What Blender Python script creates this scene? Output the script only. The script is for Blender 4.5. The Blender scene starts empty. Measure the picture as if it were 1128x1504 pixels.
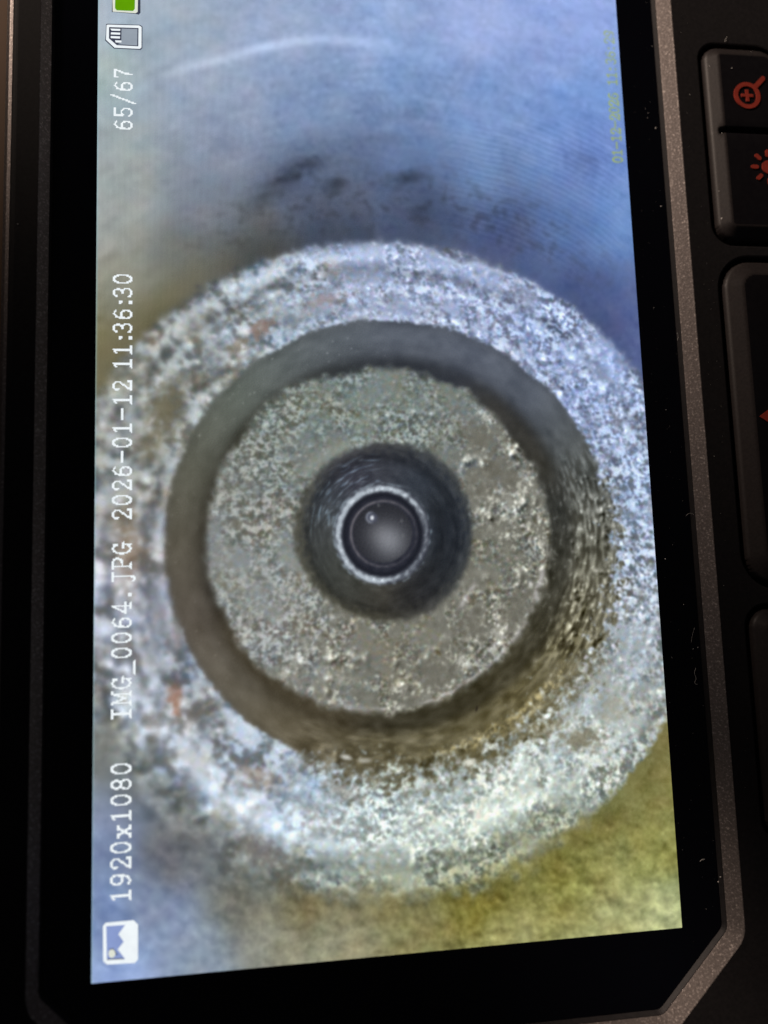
import bpy, bmesh, math, random
import numpy as np
from mathutils import Vector, Matrix
from mathutils.geometry import delaunay_2d_cdt

random.seed(7)
rng = np.random.default_rng(11)
MM = 0.001
scene = bpy.context.scene
COL = scene.collection

# ------------------------------------------------------------------ camera
# device plane: x across the screen's short side, y along its long side, z up from the glass (mm)
R_CAM = np.array([[0.9923658165595469, -0.033639769286585255, 0.11865265292629479],
                  [0.02088972028607906, 0.9940279352872676, 0.10710781229630338],
                  [-0.12154713369912032, -0.10381151087849601, 0.9871420690552348]])
T_CAM = np.array([-28.976631716762988, -46.67790942473558, -73.19911575397738])
F_PX, CX, CY = 1086.0, 564.0, 752.0
C_CAM = -R_CAM.T @ T_CAM
cam_data = bpy.data.cameras.new('camera')
cam_data.sensor_width = 36.0
cam_data.lens = 36.0 * F_PX / 1504.0
cam_data.clip_start = 0.005
cam_data.clip_end = 20.0
cam = bpy.data.objects.new('camera', cam_data)
COL.objects.link(cam)
mw = Matrix.Identity(4)
for i in range(3):
    for j in range(3):
        mw[i][j] = R_CAM.T[i, j]
    mw[i][3] = C_CAM[i] * MM
cam.matrix_world = mw
scene.camera = cam
cam_data.dof.use_dof = True
cam_data.dof.focus_distance = 0.0838
cam_data.dof.aperture_fstop = 10.5
scene.render.resolution_x, scene.render.resolution_y = 768, 1024

# ------------------------------------------------------------------ world, lamps, exposure
world = bpy.data.worlds.new('World')
scene.world = world
world.use_nodes = True
bg = world.node_tree.nodes['Background']
bg.inputs[0].default_value = (0.75, 0.72, 0.8, 1)
bg.inputs[1].default_value = 0.02
scene.view_settings.view_transform = 'Standard'
scene.view_settings.look = 'None'
scene.view_settings.exposure = 0.0
scene.view_settings.gamma = 1.0


def area_lamp(name, loc, target, size, power, color):
    d = bpy.data.lights.new(name, 'AREA')
    d.shape = 'DISK'
    d.size = size
    d.energy = power
    d.color = color
    o = bpy.data.objects.new(name, d)
    COL.objects.link(o)
    o.location = [c * MM for c in loc]
    v = Vector(target) - Vector(loc)
    o.rotation_euler = v.to_track_quat('-Z', 'Y').to_euler()
    return o


def spot_lamp(name, loc, target, half_deg, blend, radius, power, color):
    d = bpy.data.lights.new(name, 'SPOT')
    d.spot_size = math.radians(2 * half_deg)
    d.spot_blend = blend
    d.shadow_soft_size = radius
    d.energy = power
    d.color = color
    o = bpy.data.objects.new(name, d)
    COL.objects.link(o)
    o.location = [c * MM for c in loc]
    v = Vector(target) - Vector(loc)
    o.rotation_euler = v.to_track_quat('-Z', 'Y').to_euler()
    return o


# the room light reaches the monitor past the photographer's hand and phone: strong at the top; an added spot brightens the lower right corner
spot_lamp('warm_room_lamp', (-210, 330, 150), (40, 164, 0), 15.9, 1.0, 0.03, 6.5, (1.0, 0.80, 0.66))
spot_lamp('corner_chamfer_fill', (-210, 330, 130), (65, -12, 0), 1.9, 1.0, 0.012, 12.5, (1.0, 0.80, 0.66))  # added narrow spot that brightens only the corner chamfer


spot_lamp('left_chamfer_fill', (330, 390, 160), (-5, 130, 0), 12.0, 1.0, 0.05, 0.10, (1.0, 0.86, 0.76))  # added weak fill to lift the left chamfer


# ------------------------------------------------------------------ helpers
def link(name, me, mat=None, parent=None):
    o = bpy.data.objects.new(name, me)
    COL.objects.link(o)
    if mat is not None:
        me.materials.append(mat)
    if parent is not None:
        o.parent = parent
    return o


def from_bm(name, bm, mat, parent=None, smooth=False):
    bmesh.ops.recalc_face_normals(bm, faces=bm.faces)
    me = bpy.data.meshes.new(name)
    bm.to_mesh(me)
    bm.free()
    if smooth:
        me.polygons.foreach_set('use_smooth', [True] * len(me.polygons))
    return link(name, me, mat, parent)


def tag(o, label, cat=None, kind=None, group=None):
    o['label'] = label
    if cat:
        o['category'] = cat
    if kind:
        o['kind'] = kind
    if group:
        o['group'] = group


def rrect(x0, y0, x1, y1, r, n=10):
    pts = []
    rr = r if isinstance(r, (tuple, list)) else (r, r, r, r)   # bl, br, tr, tl
    for (cx, cy, a0, q) in ((x0 + rr[0], y0 + rr[0], 180, rr[0]), (x1 - rr[1], y0 + rr[1], 270, rr[1]),
                            (x1 - rr[2], y1 - rr[2], 0, rr[2]), (x0 + rr[3], y1 - rr[3], 90, rr[3])):
        for k in range(n + 1):
            a = math.radians(a0 + 90 * k / n)
            pts.append((cx + q * math.cos(a), cy + q * math.sin(a)))
    return pts


def offset(poly, d):
    """grow a counter-clockwise polygon outwards by d (mitred)"""
    n = len(poly)
    out = []
    for i in range(n):
        p0, p1, p2 = Vector(poly[i - 1]), Vector(poly[i]), Vector(poly[(i + 1) % n])
        e1, e2 = (p1 - p0), (p2 - p1)
        if e1.length < 1e-9 or e2.length < 1e-9:
            e1 = e2 = (p2 - p0)
        n1 = Vector((e1.y, -e1.x)).normalized()
        n2 = Vector((e2.y, -e2.x)).normalized()
        b = (n1 + n2)
        b = b / max(0.2, b.length_squared) * 2
        out.append((p1.x + b.x * d, p1.y + b.y * d))
    return out


def inside(p, poly):
    x, y = p
    c = False
    for i in range(len(poly)):
        (x0, y0), (x1, y1) = poly[i - 1], poly[i]
        if (y0 > y) != (y1 > y) and x < (x1 - x0) * (y - y0) / (y1 - y0) + x0:
            c = not c
    return c


def fill(bm, loops, z):
    """flat face between loops[0] and the hole loops, returns lists of boundary verts per loop"""
    pts, edges, spans = [], [], []
    for l in loops:
        s = len(pts)
        pts += [Vector(p) for p in l]
        edges += [(s + i, s + (i + 1) % len(l)) for i in range(len(l))]
        spans.append((s, len(l)))
    vo, eo, fo, ov, oe, of = delaunay_2d_cdt(pts, edges, [], 1, 1e-6)
    vs = [bm.verts.new((p.x * MM, p.y * MM, z * MM)) for p in vo]
    for f in fo:
        c = sum((vo[i] for i in f), Vector((0, 0))) / len(f)
        if inside(c, loops[0]) and not any(inside(c, h) for h in loops[1:]):
            bm.faces.new([vs[i] for i in f])
    back = {}
    for k, src in enumerate(ov):
        for q in src:
            back[q] = vs[k]
    return [[back[s + i] for i in range(n)] for s, n in spans]


def ring(bm, loop, z):
    return [bm.verts.new((p[0] * MM, p[1] * MM, z * MM)) for p in loop]


def bridge(bm, a, b):
    n = len(a)
    for i in range(n):
        j = (i + 1) % n
        try:
            bm.faces.new((a[i], a[j], b[j], b[i]))
        except ValueError:
            pass


# ------------------------------------------------------------------ materials
def new_mat(name):
    m = bpy.data.materials.new(name)
    m.use_nodes = True
    nt = m.node_tree
    return m, nt, nt.nodes['Principled BSDF']


def noise_node(nt, scale, detail=4, rough=0.6):
    tc = nt.nodes.new('ShaderNodeTexCoord')
    n = nt.nodes.new('ShaderNodeTexNoise')
    n.inputs['Scale'].default_value = scale
    n.inputs['Detail'].default_value = detail
    n.inputs['Roughness'].default_value = rough
    nt.links.new(tc.outputs['Object'], n.inputs['Vector'])
    return n


def ramp(nt, src, stops):
    r = nt.nodes.new('ShaderNodeValToRGB')
    el = r.color_ramp.elements
    while len(el) < len(stops):
        el.new(0.5)
    for e, (p, c) in zip(el, stops):
        e.position = p
        e.color = (*c, 1)
    nt.links.new(src, r.inputs[0])
    return r


def bump(nt, src, bsdf, strength, dist):
    b = nt.nodes.new('ShaderNodeBump')
    b.inputs['Strength'].default_value = strength
    b.inputs['Distance'].default_value = dist
    nt.links.new(src, b.inputs['Height'])
    nt.links.new(b.outputs[0], bsdf.inputs['Normal'])


def plastic(name, c0, c1, rough, scale=2500, bs=0.35, bd=0.00004, spec=0.35):
    m, nt, b = new_mat(name)
    n = noise_node(nt, scale, 3)
    r = ramp(nt, n.outputs[0], [(0.3, c0), (0.7, c1)])
    nt.links.new(r.outputs[0], b.inputs['Base Color'])
    b.inputs['Roughness'].default_value = rough
    b.inputs['Specular IOR Level'].default_value = spec
    bump(nt, n.outputs[0], b, bs, bd)
    return m


M_CAP = plastic('smooth_key_top_darkened', (0.007, 0.006, 0.008), (0.010, 0.009, 0.011), 0.55, 1200, 0.1, 0.00001, 0.15)  # smooth key tops, colour darkened to deepen the contrast with the lit slopes
M_CASE = plastic('matt_black_plastic', (0.013, 0.012, 0.013), (0.021, 0.019, 0.020), 0.62, 2600, 0.3, 0.00003, 0.22)
M_RUBBER = plastic('black_rubber', (0.022, 0.018, 0.018), (0.034, 0.028, 0.027), 0.5, 3200, 0.3, 0.00003, 0.32)
M_DARK = plastic('recess_black', (0.006, 0.006, 0.006), (0.010, 0.010, 0.010), 0.7, 2000, 0.2, 0.00003, 0.1)
# bezel: dark metallic paint with fine sparkle
M_BEZEL, nt, b = new_mat('metallic_bezel_paint')
n = noise_node(nt, 4200, 2, 0.7)
r = ramp(nt, n.outputs[0], [(0.30, (0.19, 0.165, 0.155)), (0.58, (0.29, 0.25, 0.235)), (0.72, (0.75, 0.66, 0.61))])
nt.links.new(r.outputs[0], b.inputs['Base Color'])
b.inputs['Metallic'].default_value = 0.55
b.inputs['Roughness'].default_value = 0.42
bump(nt, n.outputs[0], b, 0.5, 0.00004)
# glass
M_GLASS, nt, b = new_mat('black_cover_glass')
n = noise_node(nt, 60, 4)
r = ramp(nt, n.outputs[0], [(0.3, (0.0022, 0.0024, 0.0050)), (0.7, (0.0032, 0.0034, 0.0066))])
nt.links.new(r.outputs[0], b.inputs['Base Color'])
r2 = ramp(nt, n.outputs[0], [(0.3, (0.04, 0.04, 0.04)), (0.7, (0.09, 0.09, 0.09))])
nt.links.new(r2.outputs[0], b.inputs['Roughness'])
b.inputs['Specular IOR Level'].default_value = 0.3
# printed red icons
M_RED = plastic('red_print', (0.33, 0.040, 0.024), (0.42, 0.056, 0.036), 0.6, 1500, 0.2, 0.00003, 0.2)
# lint and dust
M_LINT = plastic('grey_lint', (0.55, 0.53, 0.50), (0.80, 0.77, 0.73), 0.8, 3000, 0.2, 0.00001, 0.2)
# table top
M_TABLE, nt, b = new_mat('brown_wood_table')
tc = nt.nodes.new('ShaderNodeTexCoord')
mp = nt.nodes.new('ShaderNodeMapping')
mp.inputs['Scale'].default_value = (14, 1.2, 1)
nt.links.new(tc.outputs['Object'], mp.inputs[0])
n = nt.nodes.new('ShaderNodeTexNoise')
n.inputs['Scale'].default_value = 9
n.inputs['Detail'].default_value = 6
nt.links.new(mp.outputs[0], n.inputs['Vector'])
r = ramp(nt, n.outputs[0], [(0.3, (0.16, 0.085, 0.04)), (0.7, (0.30, 0.17, 0.085))])
nt.links.new(r.outputs[0], b.inputs['Base Color'])
b.inputs['Roughness'].default_value = 0.45
bump(nt, n.outputs[0], b, 0.2, 0.0004)


def emit_mat(name, srgb, strength=1.0):
    """lit display pixels of one colour, with a faint pixel-row texture"""
    m = bpy.data.materials.new(name)
    m.use_nodes = True
    nt = m.node_tree
    nt.nodes.clear()
    out = nt.nodes.new('ShaderNodeOutputMaterial')
    e = nt.nodes.new('ShaderNodeEmission')
    lin = [((c / 255 + 0.055) / 1.055) ** 2.4 if c > 10 else c / 255 / 12.92 for c in srgb]
    n = noise_node(nt, 900, 2)
    r = ramp(nt, n.outputs[0], [(0.2, [c * 0.93 for c in lin]), (0.8, [min(1, c * 1.05) for c in lin])])
    nt.links.new(r.outputs[0], e.inputs[0])
    e.inputs[1].default_value = strength
    nt.links.new(e.outputs[0], out.inputs[0])
    m.cycles.emission_sampling = 'NONE'
    return m


# ------------------------------------------------------------------ setting
bm = bmesh.new()
bmesh.ops.create_grid(bm, x_segments=2, y_segments=2, size=0.6)
table = from_bm('tabletop', bm, M_TABLE)
table.location = (0.05, 0.1, -0.0235)
tag(table, 'brown wooden tabletop under the monitor', kind='structure')

# ------------------------------------------------------------------ the monitor
root = bpy.data.objects.new('inspection_camera_monitor', None)
COL.objects.link(root)
tag(root, 'black handheld inspection camera with its lit screen showing a rusty bolt hole', 'monitor')

W, H = 62.0, 110.2                         # lit screen, mm
GX0, GX1, GY0, GY1, CUT = -4.65, 66.65, -8.1, 118.3, 7.8


def octagon(d=0.0):
    p = [(GX0 + CUT, GY0), (GX1 - CUT, GY0), (GX1, GY0 + CUT), (GX1, GY1 - CUT),
         (GX1 - CUT, GY1), (GX0 + CUT, GY1), (GX0, GY1 - CUT), (GX0, GY0 + CUT)]
    # softened corners
    q = []
    for i in range(8):
        a, b_, c = Vector(p[i - 1]), Vector(p[i]), Vector(p[(i + 1) % 8])
        s = 0.5
        A = b_ + (a - b_).normalized() * s
        B = b_ + (c - b_).normalized() * s
        for t in (0, .25, .5, .75, 1):
            q.append(tuple(A * (1 - t) ** 2 + b_ * 2 * t * (1 - t) + B * t * t))
    if d:
        q = offset(q, d)
    out = []
    for x, y in q:                          # the rim is narrower on the side away from the buttons
        if x < GX0:
            x = GX0 + (x - GX0) * 0.60
        out.append((x, y))
    return out


Z_FACE = 1.3
ROCK = (72.1, 78.1, 82.6, 103.1)            # zoom and light rocker
ROCK2 = (72.1, 9.3, 82.6, 34.1)             # its mirror image
PAD = (72.3, 36.9, 111.0, 75.6)             # direction pad
GAP = 0.55


def grow(b, g):
    return (b[0] - g, b[1] - g, b[2] + g, b[3] + g)


hole_rock = rrect(*grow(ROCK, GAP), (2.6, 3.4, 4.2, 2.3))
hole_rock2 = rrect(*grow(ROCK2, GAP), (2.3, 4.2, 3.4, 2.6))
hole_pad = rrect(*grow(PAD, GAP), 4.2)
hole_oct = octagon(1.85)

# case front and sides
bm = bmesh.new()
CASE = (-9.0, -17.0, 119.0, 127.0)
outer = rrect(*CASE, 9.0, 12)
BV = 0.22
prof = []                                   # rounded outer edge
for k in range(7):
    a = math.radians(90 * k / 6)
    prof.append((-0.9 * (1 - math.sin(a)), Z_FACE - 0.9 * (1 - math.cos(a))))
first = offset(outer, prof[0][0])
loops = fill(bm, [first] + [offset(h, BV) for h in (hole_rock, hole_rock2, hole_pad)] + [offset(hole_oct, 0.03)], Z_FACE)
prev = loops[0]
for d, z in prof[1:]:
    cur = ring(bm, offset(outer, d), z)
    bridge(bm, prev, cur)
    prev = cur
cur = ring(bm, offset(outer, -0.2), -21.0)
bridge(bm, prev, cur)
prev = cur
cur = ring(bm, offset(outer, -2.2), -23.0)
bridge(bm, prev, cur)
bm.faces.new(cur)
for h, top in zip((hole_rock, hole_rock2, hole_pad), loops[1:4]):
    for d, z in ((BV * 0.3, Z_FACE - BV * 0.3), (0.0, Z_FACE - BV), (0.0, -1.3)):
        cur = ring(bm, offset(h, d) if d else h, z)
        bridge(bm, top, cur)
        top = cur
    f = bm.faces.new(top)
case = from_bm('case', bm, M_CASE, root)

# added trim round the outer edge; its paler paint stands for the edge highlight
bm = bmesh.new()
prev = None
for d, z in ((-0.25, 1.0), (0.0, 0.95), (0.15, 0.9), (0.65, 0.35), (0.72, 0.2), (0.72, -6.0), (-0.1, -6.2)):
    cur = ring(bm, offset(outer, d) if d else outer, z)
    if prev:
        bridge(bm, prev, cur)
    prev = cur
from_bm('edge_highlight_trim', bm, M_BEZEL, root)

# recess floors
for h in (hole_rock, hole_rock2, hole_pad):
    bm = bmesh.new()
    a = ring(bm, offset(h, 0.3), -1.0)
    bm.faces.new(a)
    c = ring(bm, offset(h, 0.3), -1.25)
    bridge(bm, a, c)
    from_bm('button_well', bm, M_DARK, root)

# bezel rim round the glass: short dark wall, then a broad painted chamfer up to the face
for nm, mat_, prof_ in (('bezel_wall', M_CASE, ((0.0, -0.5), (0.0, 0.0), (0.22, 0.38), (0.27, 0.44), (0.36, 0.47), (0.5, 0.40))),
                        ('bezel', M_BEZEL, ((0.30, 0.30), (0.34, 0.475), (0.44, 0.535), (1.70, 1.21), (1.80, 1.27), (1.88, 1.29), (1.95, 1.2)))):
    bm = bmesh.new()
    prev = None
    for d, z in prof_:
        cur = ring(bm, octagon(d) if d else octagon(), z)
        if prev:
            bridge(bm, prev, cur)
        prev = cur
    from_bm(nm, bm, mat_, root)

# cover glass
bm = bmesh.new()
o8 = octagon(-0.04)
a = ring(bm, o8, -0.03)
bm.faces.new(a)
c = ring(bm, o8, -0.9)
bridge(bm, a, c)
from_bm('cover_glass', bm, M_GLASS, root)


# ------------------------------------------------------------------ buttons as soft moulded height fields
def smooth(t):
    t = np.clip(t, 0, 1)
    return t * t * (3 - 2 * t)


def sd_rrect(x, y, box, rr):
    cx, cy = (box[0] + box[2]) / 2, (box[1] + box[3]) / 2
    hx, hy = (box[2] - box[0]) / 2, (box[3] - box[1]) / 2
    dx, dy = x - cx, y - cy
    r = np.where(dy > 0, np.where(dx > 0, rr[2], rr[3]), np.where(dx > 0, rr[1], rr[0]))
    qx, qy = np.abs(dx) - hx + r, np.abs(dy) - hy + r
    return np.minimum(np.maximum(qx, qy), 0) + np.hypot(np.maximum(qx, 0), np.maximum(qy, 0)) - r


def button(box, rr, slope, ztop, zedge, notch=None, step=0.14, dish=0.0):
    nx = int((box[2] - box[0] + 0.2) / step)
    ny = int((box[3] - box[1] + 0.2) / step)
    xs = np.linspace(box[0] - 0.1, box[2] + 0.1, nx)
    ys = np.linspace(box[1] - 0.1, box[3] + 0.1, ny)
    X, Y = np.meshgrid(xs, ys)
    d = -sd_rrect(X, Y, box, rr)
    ramp_ = np.clip((d - 0.15) / slope, 0, 1)
    k = 0.12                                 # slightly rounded shoulder
    ramp_ = np.where(ramp_ > 1 - k, 1 - k / 2 - (1 - ramp_) ** 2 / (2 * k) + 0 * ramp_, ramp_)
    Z = zedge + (ztop - zedge) * ramp_
    Z -= 0.45 * (1 - smooth(d / 0.3)) ** 2
    if dish:
        Z -= dish * smooth((d - slope * 1.1) / 5)
    if notch:
        w = smooth((X - notch[1]) / 0.5)
        ny_ = np.abs(Y - notch[0])
        Z -= 1.15 * w * (1 - smooth((ny_ - 0.22) / 0.2))
        Z -= 0.12 * w * np.exp(-((Y - notch[0]) / 0.8) ** 2)
        Z += 0.03 * smooth((notch[0] - Y) / 0.2)
    Z = np.where(d < 0.0, -0.9, Z)
    co = np.stack([X, Y, Z], -1).reshape(-1, 3) * MM
    me = bpy.data.meshes.new('button')
    idx = np.arange(nx * ny).reshape(ny, nx)
    q = np.stack([idx[:-1, :-1], idx[:-1, 1:], idx[1:, 1:], idx[1:, :-1]], -1).reshape(-1, 4)
    zq = Z.reshape(-1)[q].max(1) > -0.85
    q = q[zq]
    me.from_pydata(co.tolist(), [], q.tolist())
    me.polygons.foreach_set('use_smooth', [True] * len(me.polygons))
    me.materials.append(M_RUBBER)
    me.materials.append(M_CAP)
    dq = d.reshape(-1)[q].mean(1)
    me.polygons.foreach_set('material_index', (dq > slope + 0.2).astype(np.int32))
    return me


ZR = 2.35
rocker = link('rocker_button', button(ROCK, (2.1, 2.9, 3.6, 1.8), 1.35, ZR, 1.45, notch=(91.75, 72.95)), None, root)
rocker['label'] = 'rocker button with red magnifier and sun symbols'
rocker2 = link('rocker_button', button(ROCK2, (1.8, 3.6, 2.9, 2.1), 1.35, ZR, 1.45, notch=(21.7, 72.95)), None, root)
rocker2['label'] = 'rocker button just inside the right edge below the direction pad'
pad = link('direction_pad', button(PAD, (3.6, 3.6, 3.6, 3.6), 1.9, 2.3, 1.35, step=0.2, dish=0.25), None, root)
pad['label'] = 'large direction pad with a red arrow'


def print_poly(bm, loops, z, t=0.06):
    tops = fill(bm, loops, z + t)
    for l, top in zip(loops, tops):
        bridge(bm, top, ring(bm, l, z - 0.05))


def circle(cx, cy, r, n=40, a0=0):
    return [(cx + r * math.cos(2 * math.pi * k / n + a0), cy + r * math.sin(2 * math.pi * k / n + a0)) for k in range(n)]


def capsule(cx, cy, ang, half, r, n=8):
    pts = []
    for s, a0 in ((1, -90), (-1, 90)):
        for k in range(n + 1):
            a = math.radians(a0 + 180 * k / n)
            pts.append((s * half + r * math.cos(a), r * math.sin(a)))
    ca, sa = math.cos(ang), math.sin(ang)
    return [(cx + x * ca - y * sa, cy + x * sa + y * ca) for x, y in pts]


# magnifier with a plus
mcx, mcy = 76.82, 96.2
bm = bmesh.new()
ringo = circle(mcx, mcy, 1.72)
print_poly(bm, [ringo, circle(mcx, mcy, 1.20)], ZR)
ha = math.radians(46)
hx, hy = mcx + 2.55 * math.cos(ha), mcy + 2.55 * math.sin(ha)
print_poly(bm, [capsule(hx, hy, ha, 0.68, 0.30)], ZR + 0.004)
w_, l_ = 0.19, 0.76
plus = [(-w_, -l_), (w_, -l_), (w_, -w_), (l_, -w_), (l_, w_), (w_, w_), (w_, l_), (-w_, l_), (-w_, w_), (-l_, w_), (-l_, -w_), (-w_, -w_)]
print_poly(bm, [[(mcx + x, mcy + y) for x, y in plus]], ZR)
from_bm('magnifier_symbol', bm, M_RED, rocker)
# sun
bm = bmesh.new()
scx, scy = 78.75, 87.0
print_poly(bm, [circle(scx, scy, 0.86)], ZR + 0.03)
for k in range(8):
    a = math.pi / 4 * k
    print_poly(bm, [capsule(scx + 1.78 * math.cos(a), scy + 1.78 * math.sin(a), a, 0.24, 0.25)], ZR + 0.03)
from_bm('sun_symbol', bm, M_RED, rocker)
# arrow
bm = bmesh.new()
print_poly(bm, [[(74.75, 56.3), (77.2, 54.7), (77.2, 57.9)]], 2.3)
from_bm('arrow_symbol', bm, M_RED, pad)

# ------------------------------------------------------------------ the lit screen and the picture on it
LP = W / 480.0                               # one display pixel, mm


def photo_xy(x, y):
    """where a point of the display plane appears in the reference frame (used to place the picture's contents)"""
    q = np.stack([x, y, np.zeros_like(x)], -1) @ R_CAM.T + T_CAM
    return CX + F_PX * q[..., 0] / -q[..., 2], CY - F_PX * q[..., 1] / -q[..., 2]


def on_screen(px, py):
    d = R_CAM.T @ np.array([(px - CX) / F_PX, -(py - CY) / F_PX, -1.0])
    s = -C_CAM[2] / d[2]
    p = C_CAM + s * d
    return (p[0], p[1])


NV, NU = 640, 1120
vv = np.linspace(0, W, NV)
uu = np.linspace(0, H, NU)
GX, GY = np.meshgrid(vv, uu)                 # rows along y
PX, PY = photo_xy(GX, GY)


def fft_noise(fn, shape=(NU, NV)):
    w = np.fft.rfft2(rng.standard_normal(shape))
    fy = np.fft.fftfreq(shape[0])[:, None]
    fx = np.fft.rfftfreq(shape[1])[None, :]
    a = np.fft.irfft2(w * fn(np.hypot(fy, fx), fy, fx), s=shape)
    return (a - a.mean()) / a.std()


PPC = 866.0 / NV                             # reference pixels per grid cell (about)


def band(wl, bw=0.6):
    """noise with features about wl reference pixels across"""
    f0 = PPC / wl
    return fft_noise(lambda f, fy, fx: np.exp(-(np.log(np.maximum(f, 1e-6) / f0) / bw) ** 2))


def low(wl):
    f0 = PPC / wl
    return fft_noise(lambda f, fy, fx: np.exp(-(f / f0) ** 2))


def blur(img, sig):
    s = sig / PPC
    pad_ = int(s * 3) + 2
    ax = ((pad_, pad_), (pad_, pad_)) + ((0, 0),) * (img.ndim - 2)
    a = np.pad(img, ax, mode='edge')
    fy = np.fft.fftfreq(a.shape[0])
    fx = np.fft.rfftfreq(a.shape[1])
    g = np.exp(-2 * (np.pi * s) ** 2 * (fy[:, None] ** 2 + fx[None, :] ** 2))
    if a.ndim == 3:
        g = g[..., None]
    o = np.fft.irfft2(np.fft.rfft2(a, axes=(0, 1)) * g, s=a.shape[:2], axes=(0, 1))
    return o[pad_:-pad_, pad_:-pad_]


def ss(a, b_, x):
    return smooth((x - a) / (b_ - a))


def polar(cx, cy, kx=1.0, ky=1.0):
    dx, dy = (PX - cx) / kx, (PY - cy) / ky
    return np.hypot(dx, dy), np.degrees(np.arctan2(dx, -dy)) % 360    # clockwise from the top


def polar_noise(rad, ang, wr, wa, n=3):
    """noise stretched along circles: wr px radially, wa degrees along"""
    nr, na = 900, 720
    w = np.fft.rfft2(rng.standard_normal((nr, na)))
    fr = np.fft.fftfreq(nr)[:, None]
    fa = np.fft.rfftfreq(na)[None, :]
    k = np.exp(-(fr * wr) ** 2 - (fa * wa * 2) ** 2)
    k *= 1 - np.exp(-((fr * wr * 3) ** 2 + (fa * wa * 6) ** 2))
    t = np.fft.irfft2(w * k, s=(nr, na))
    t = (t - t.mean()) / t.std()
    rr = np.clip(rad, 0, nr - 2)
    aa = ang * 2
    r0 = np.floor(rr).astype(int)
    a0 = np.floor(aa).astype(int) % na
    fr_, fa_ = rr - r0, aa - np.floor(aa)
    a1 = (a0 + 1) % na
    return ((t[r0, a0] * (1 - fa_) + t[r0, a1] * fa_) * (1 - fr_) + (t[r0 + 1, a0] * (1 - fa_) + t[r0 + 1, a1] * fa_) * fr_)


def idw(table, p=3.2, soft=30):
    num = np.zeros(PX.shape + (3,))
    den = np.zeros(PX.shape)
    for x, y, c in table:
        w = ((PX - x) ** 2 + (PY - y) ** 2 + soft ** 2) ** (-p / 2)
        num += w[..., None] * np.array(c, float)
        den += w
    return num / den[..., None]


def by_angle(ang, table):
    t = sorted(table)
    a = np.array([q[0] for q in t])
    c = np.array([q[1] for q in t], float)
    return np.stack([np.interp(ang, a, c[:, k], period=360) for k in range(3)], -1)


def mix(a, b_, m):
    return a * (1 - m[..., None]) + b_ * m[..., None]


def const(c):
    return np.broadcast_to(np.array(c, float), PX.shape + (3,))


def blob(cx, cy, rx, ry, rot=0, hard=0.5, wob=None):
    a = math.radians(rot)
    dx, dy = PX - cx, PY - cy
    x = (dx * math.cos(a) + dy * math.sin(a)) / rx
    y = (-dx * math.sin(a) + dy * math.cos(a)) / ry
    d = np.hypot(x, y)
    if wob is not None:
        d = d + wob
    return 1 - ss(hard, 1.0 + (1 - hard) * 0.6, d)


n_60, n_30, n_16, n_9, n_5, n_3 = low(70), band(34), band(17), band(10), band(6), band(4)
n_a, n_b, n_c = low(45), low(25), low(130)


def frac(lo, hi, beta):
    """natural roughness: spectrum falling as f^-beta between wavelengths lo (coarse) and hi (fine)"""
    f0, f1 = PPC / lo, PPC / hi
    return fft_noise(lambda f, fy, fx: (np.maximum(f, 1e-6) / f0) ** (-beta) * np.exp(-(f / f1) ** 2) * (1 - np.exp(-(f / f0) ** 2)))


q_r, q_h = frac(46, 5.5, 0.85), frac(44, 5.5, 1.5)
q_l, q_lh = frac(100, 9.5, 1.05), frac(90, 9, 1.65)
q_f, q_fh = frac(38, 5.2, 0.75), frac(38, 5.2, 1.4)
q_x = frac(36, 6, 0.8)
patchy = np.clip(0.95 + 0.50 * low(100) + 0.38 * low(42), 0.12, 1.9)
grain = band(3.2, 0.9)


def pebbles(h, lx, ly, gain):
    gy, gx = np.gradient(h)
    e = (gx * lx + gy * ly)
    e = e / e.std()
    return e * gain


def beads(count, ok, r0, r1, v0, v1, dark=0.35):
    """small wet glints: a bright dot with a dull side, scattered unevenly where ok is high"""
    acc = np.zeros(PX.shape)
    prob = (np.clip(ok, 0, None) ** 1.5).ravel()
    sel = rng.choice(prob.size, size=count, p=prob / prob.sum())
    for j in sel:
        iy, ix = divmod(int(j), NV)
        r = (r0 + (r1 - r0) * rng.random() ** 2.5) / PPC
        v = v0 + (v1 - v0) * rng.random() ** 1.5
        k_ = int(r * 4) + 2
        y0, y1, x0, x1 = max(0, iy - k_), min(NU, iy + k_ + 1), max(0, ix - k_), min(NV, ix + k_ + 1)
        yy, xx = np.mgrid[y0:y1, x0:x1]
        e = 0.7 + 0.6 * rng.random()
        t = rng.random() * 3.14
        dx, dy = xx - ix, yy - iy
        a_, b_ = dx * math.cos(t) + dy * math.sin(t), -dx * math.sin(t) + dy * math.cos(t)
        acc[y0:y1, x0:x1] += v * np.exp(-((a_ / e) ** 2 + (b_ * e) ** 2) / r ** 2)
        acc[y0:y1, x0:x1] -= v * dark * np.exp(-((dx - r * 1.3) ** 2 + (dy + r * 1.3) ** 2) / (r * 1.3) ** 2)
    return acc


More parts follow.
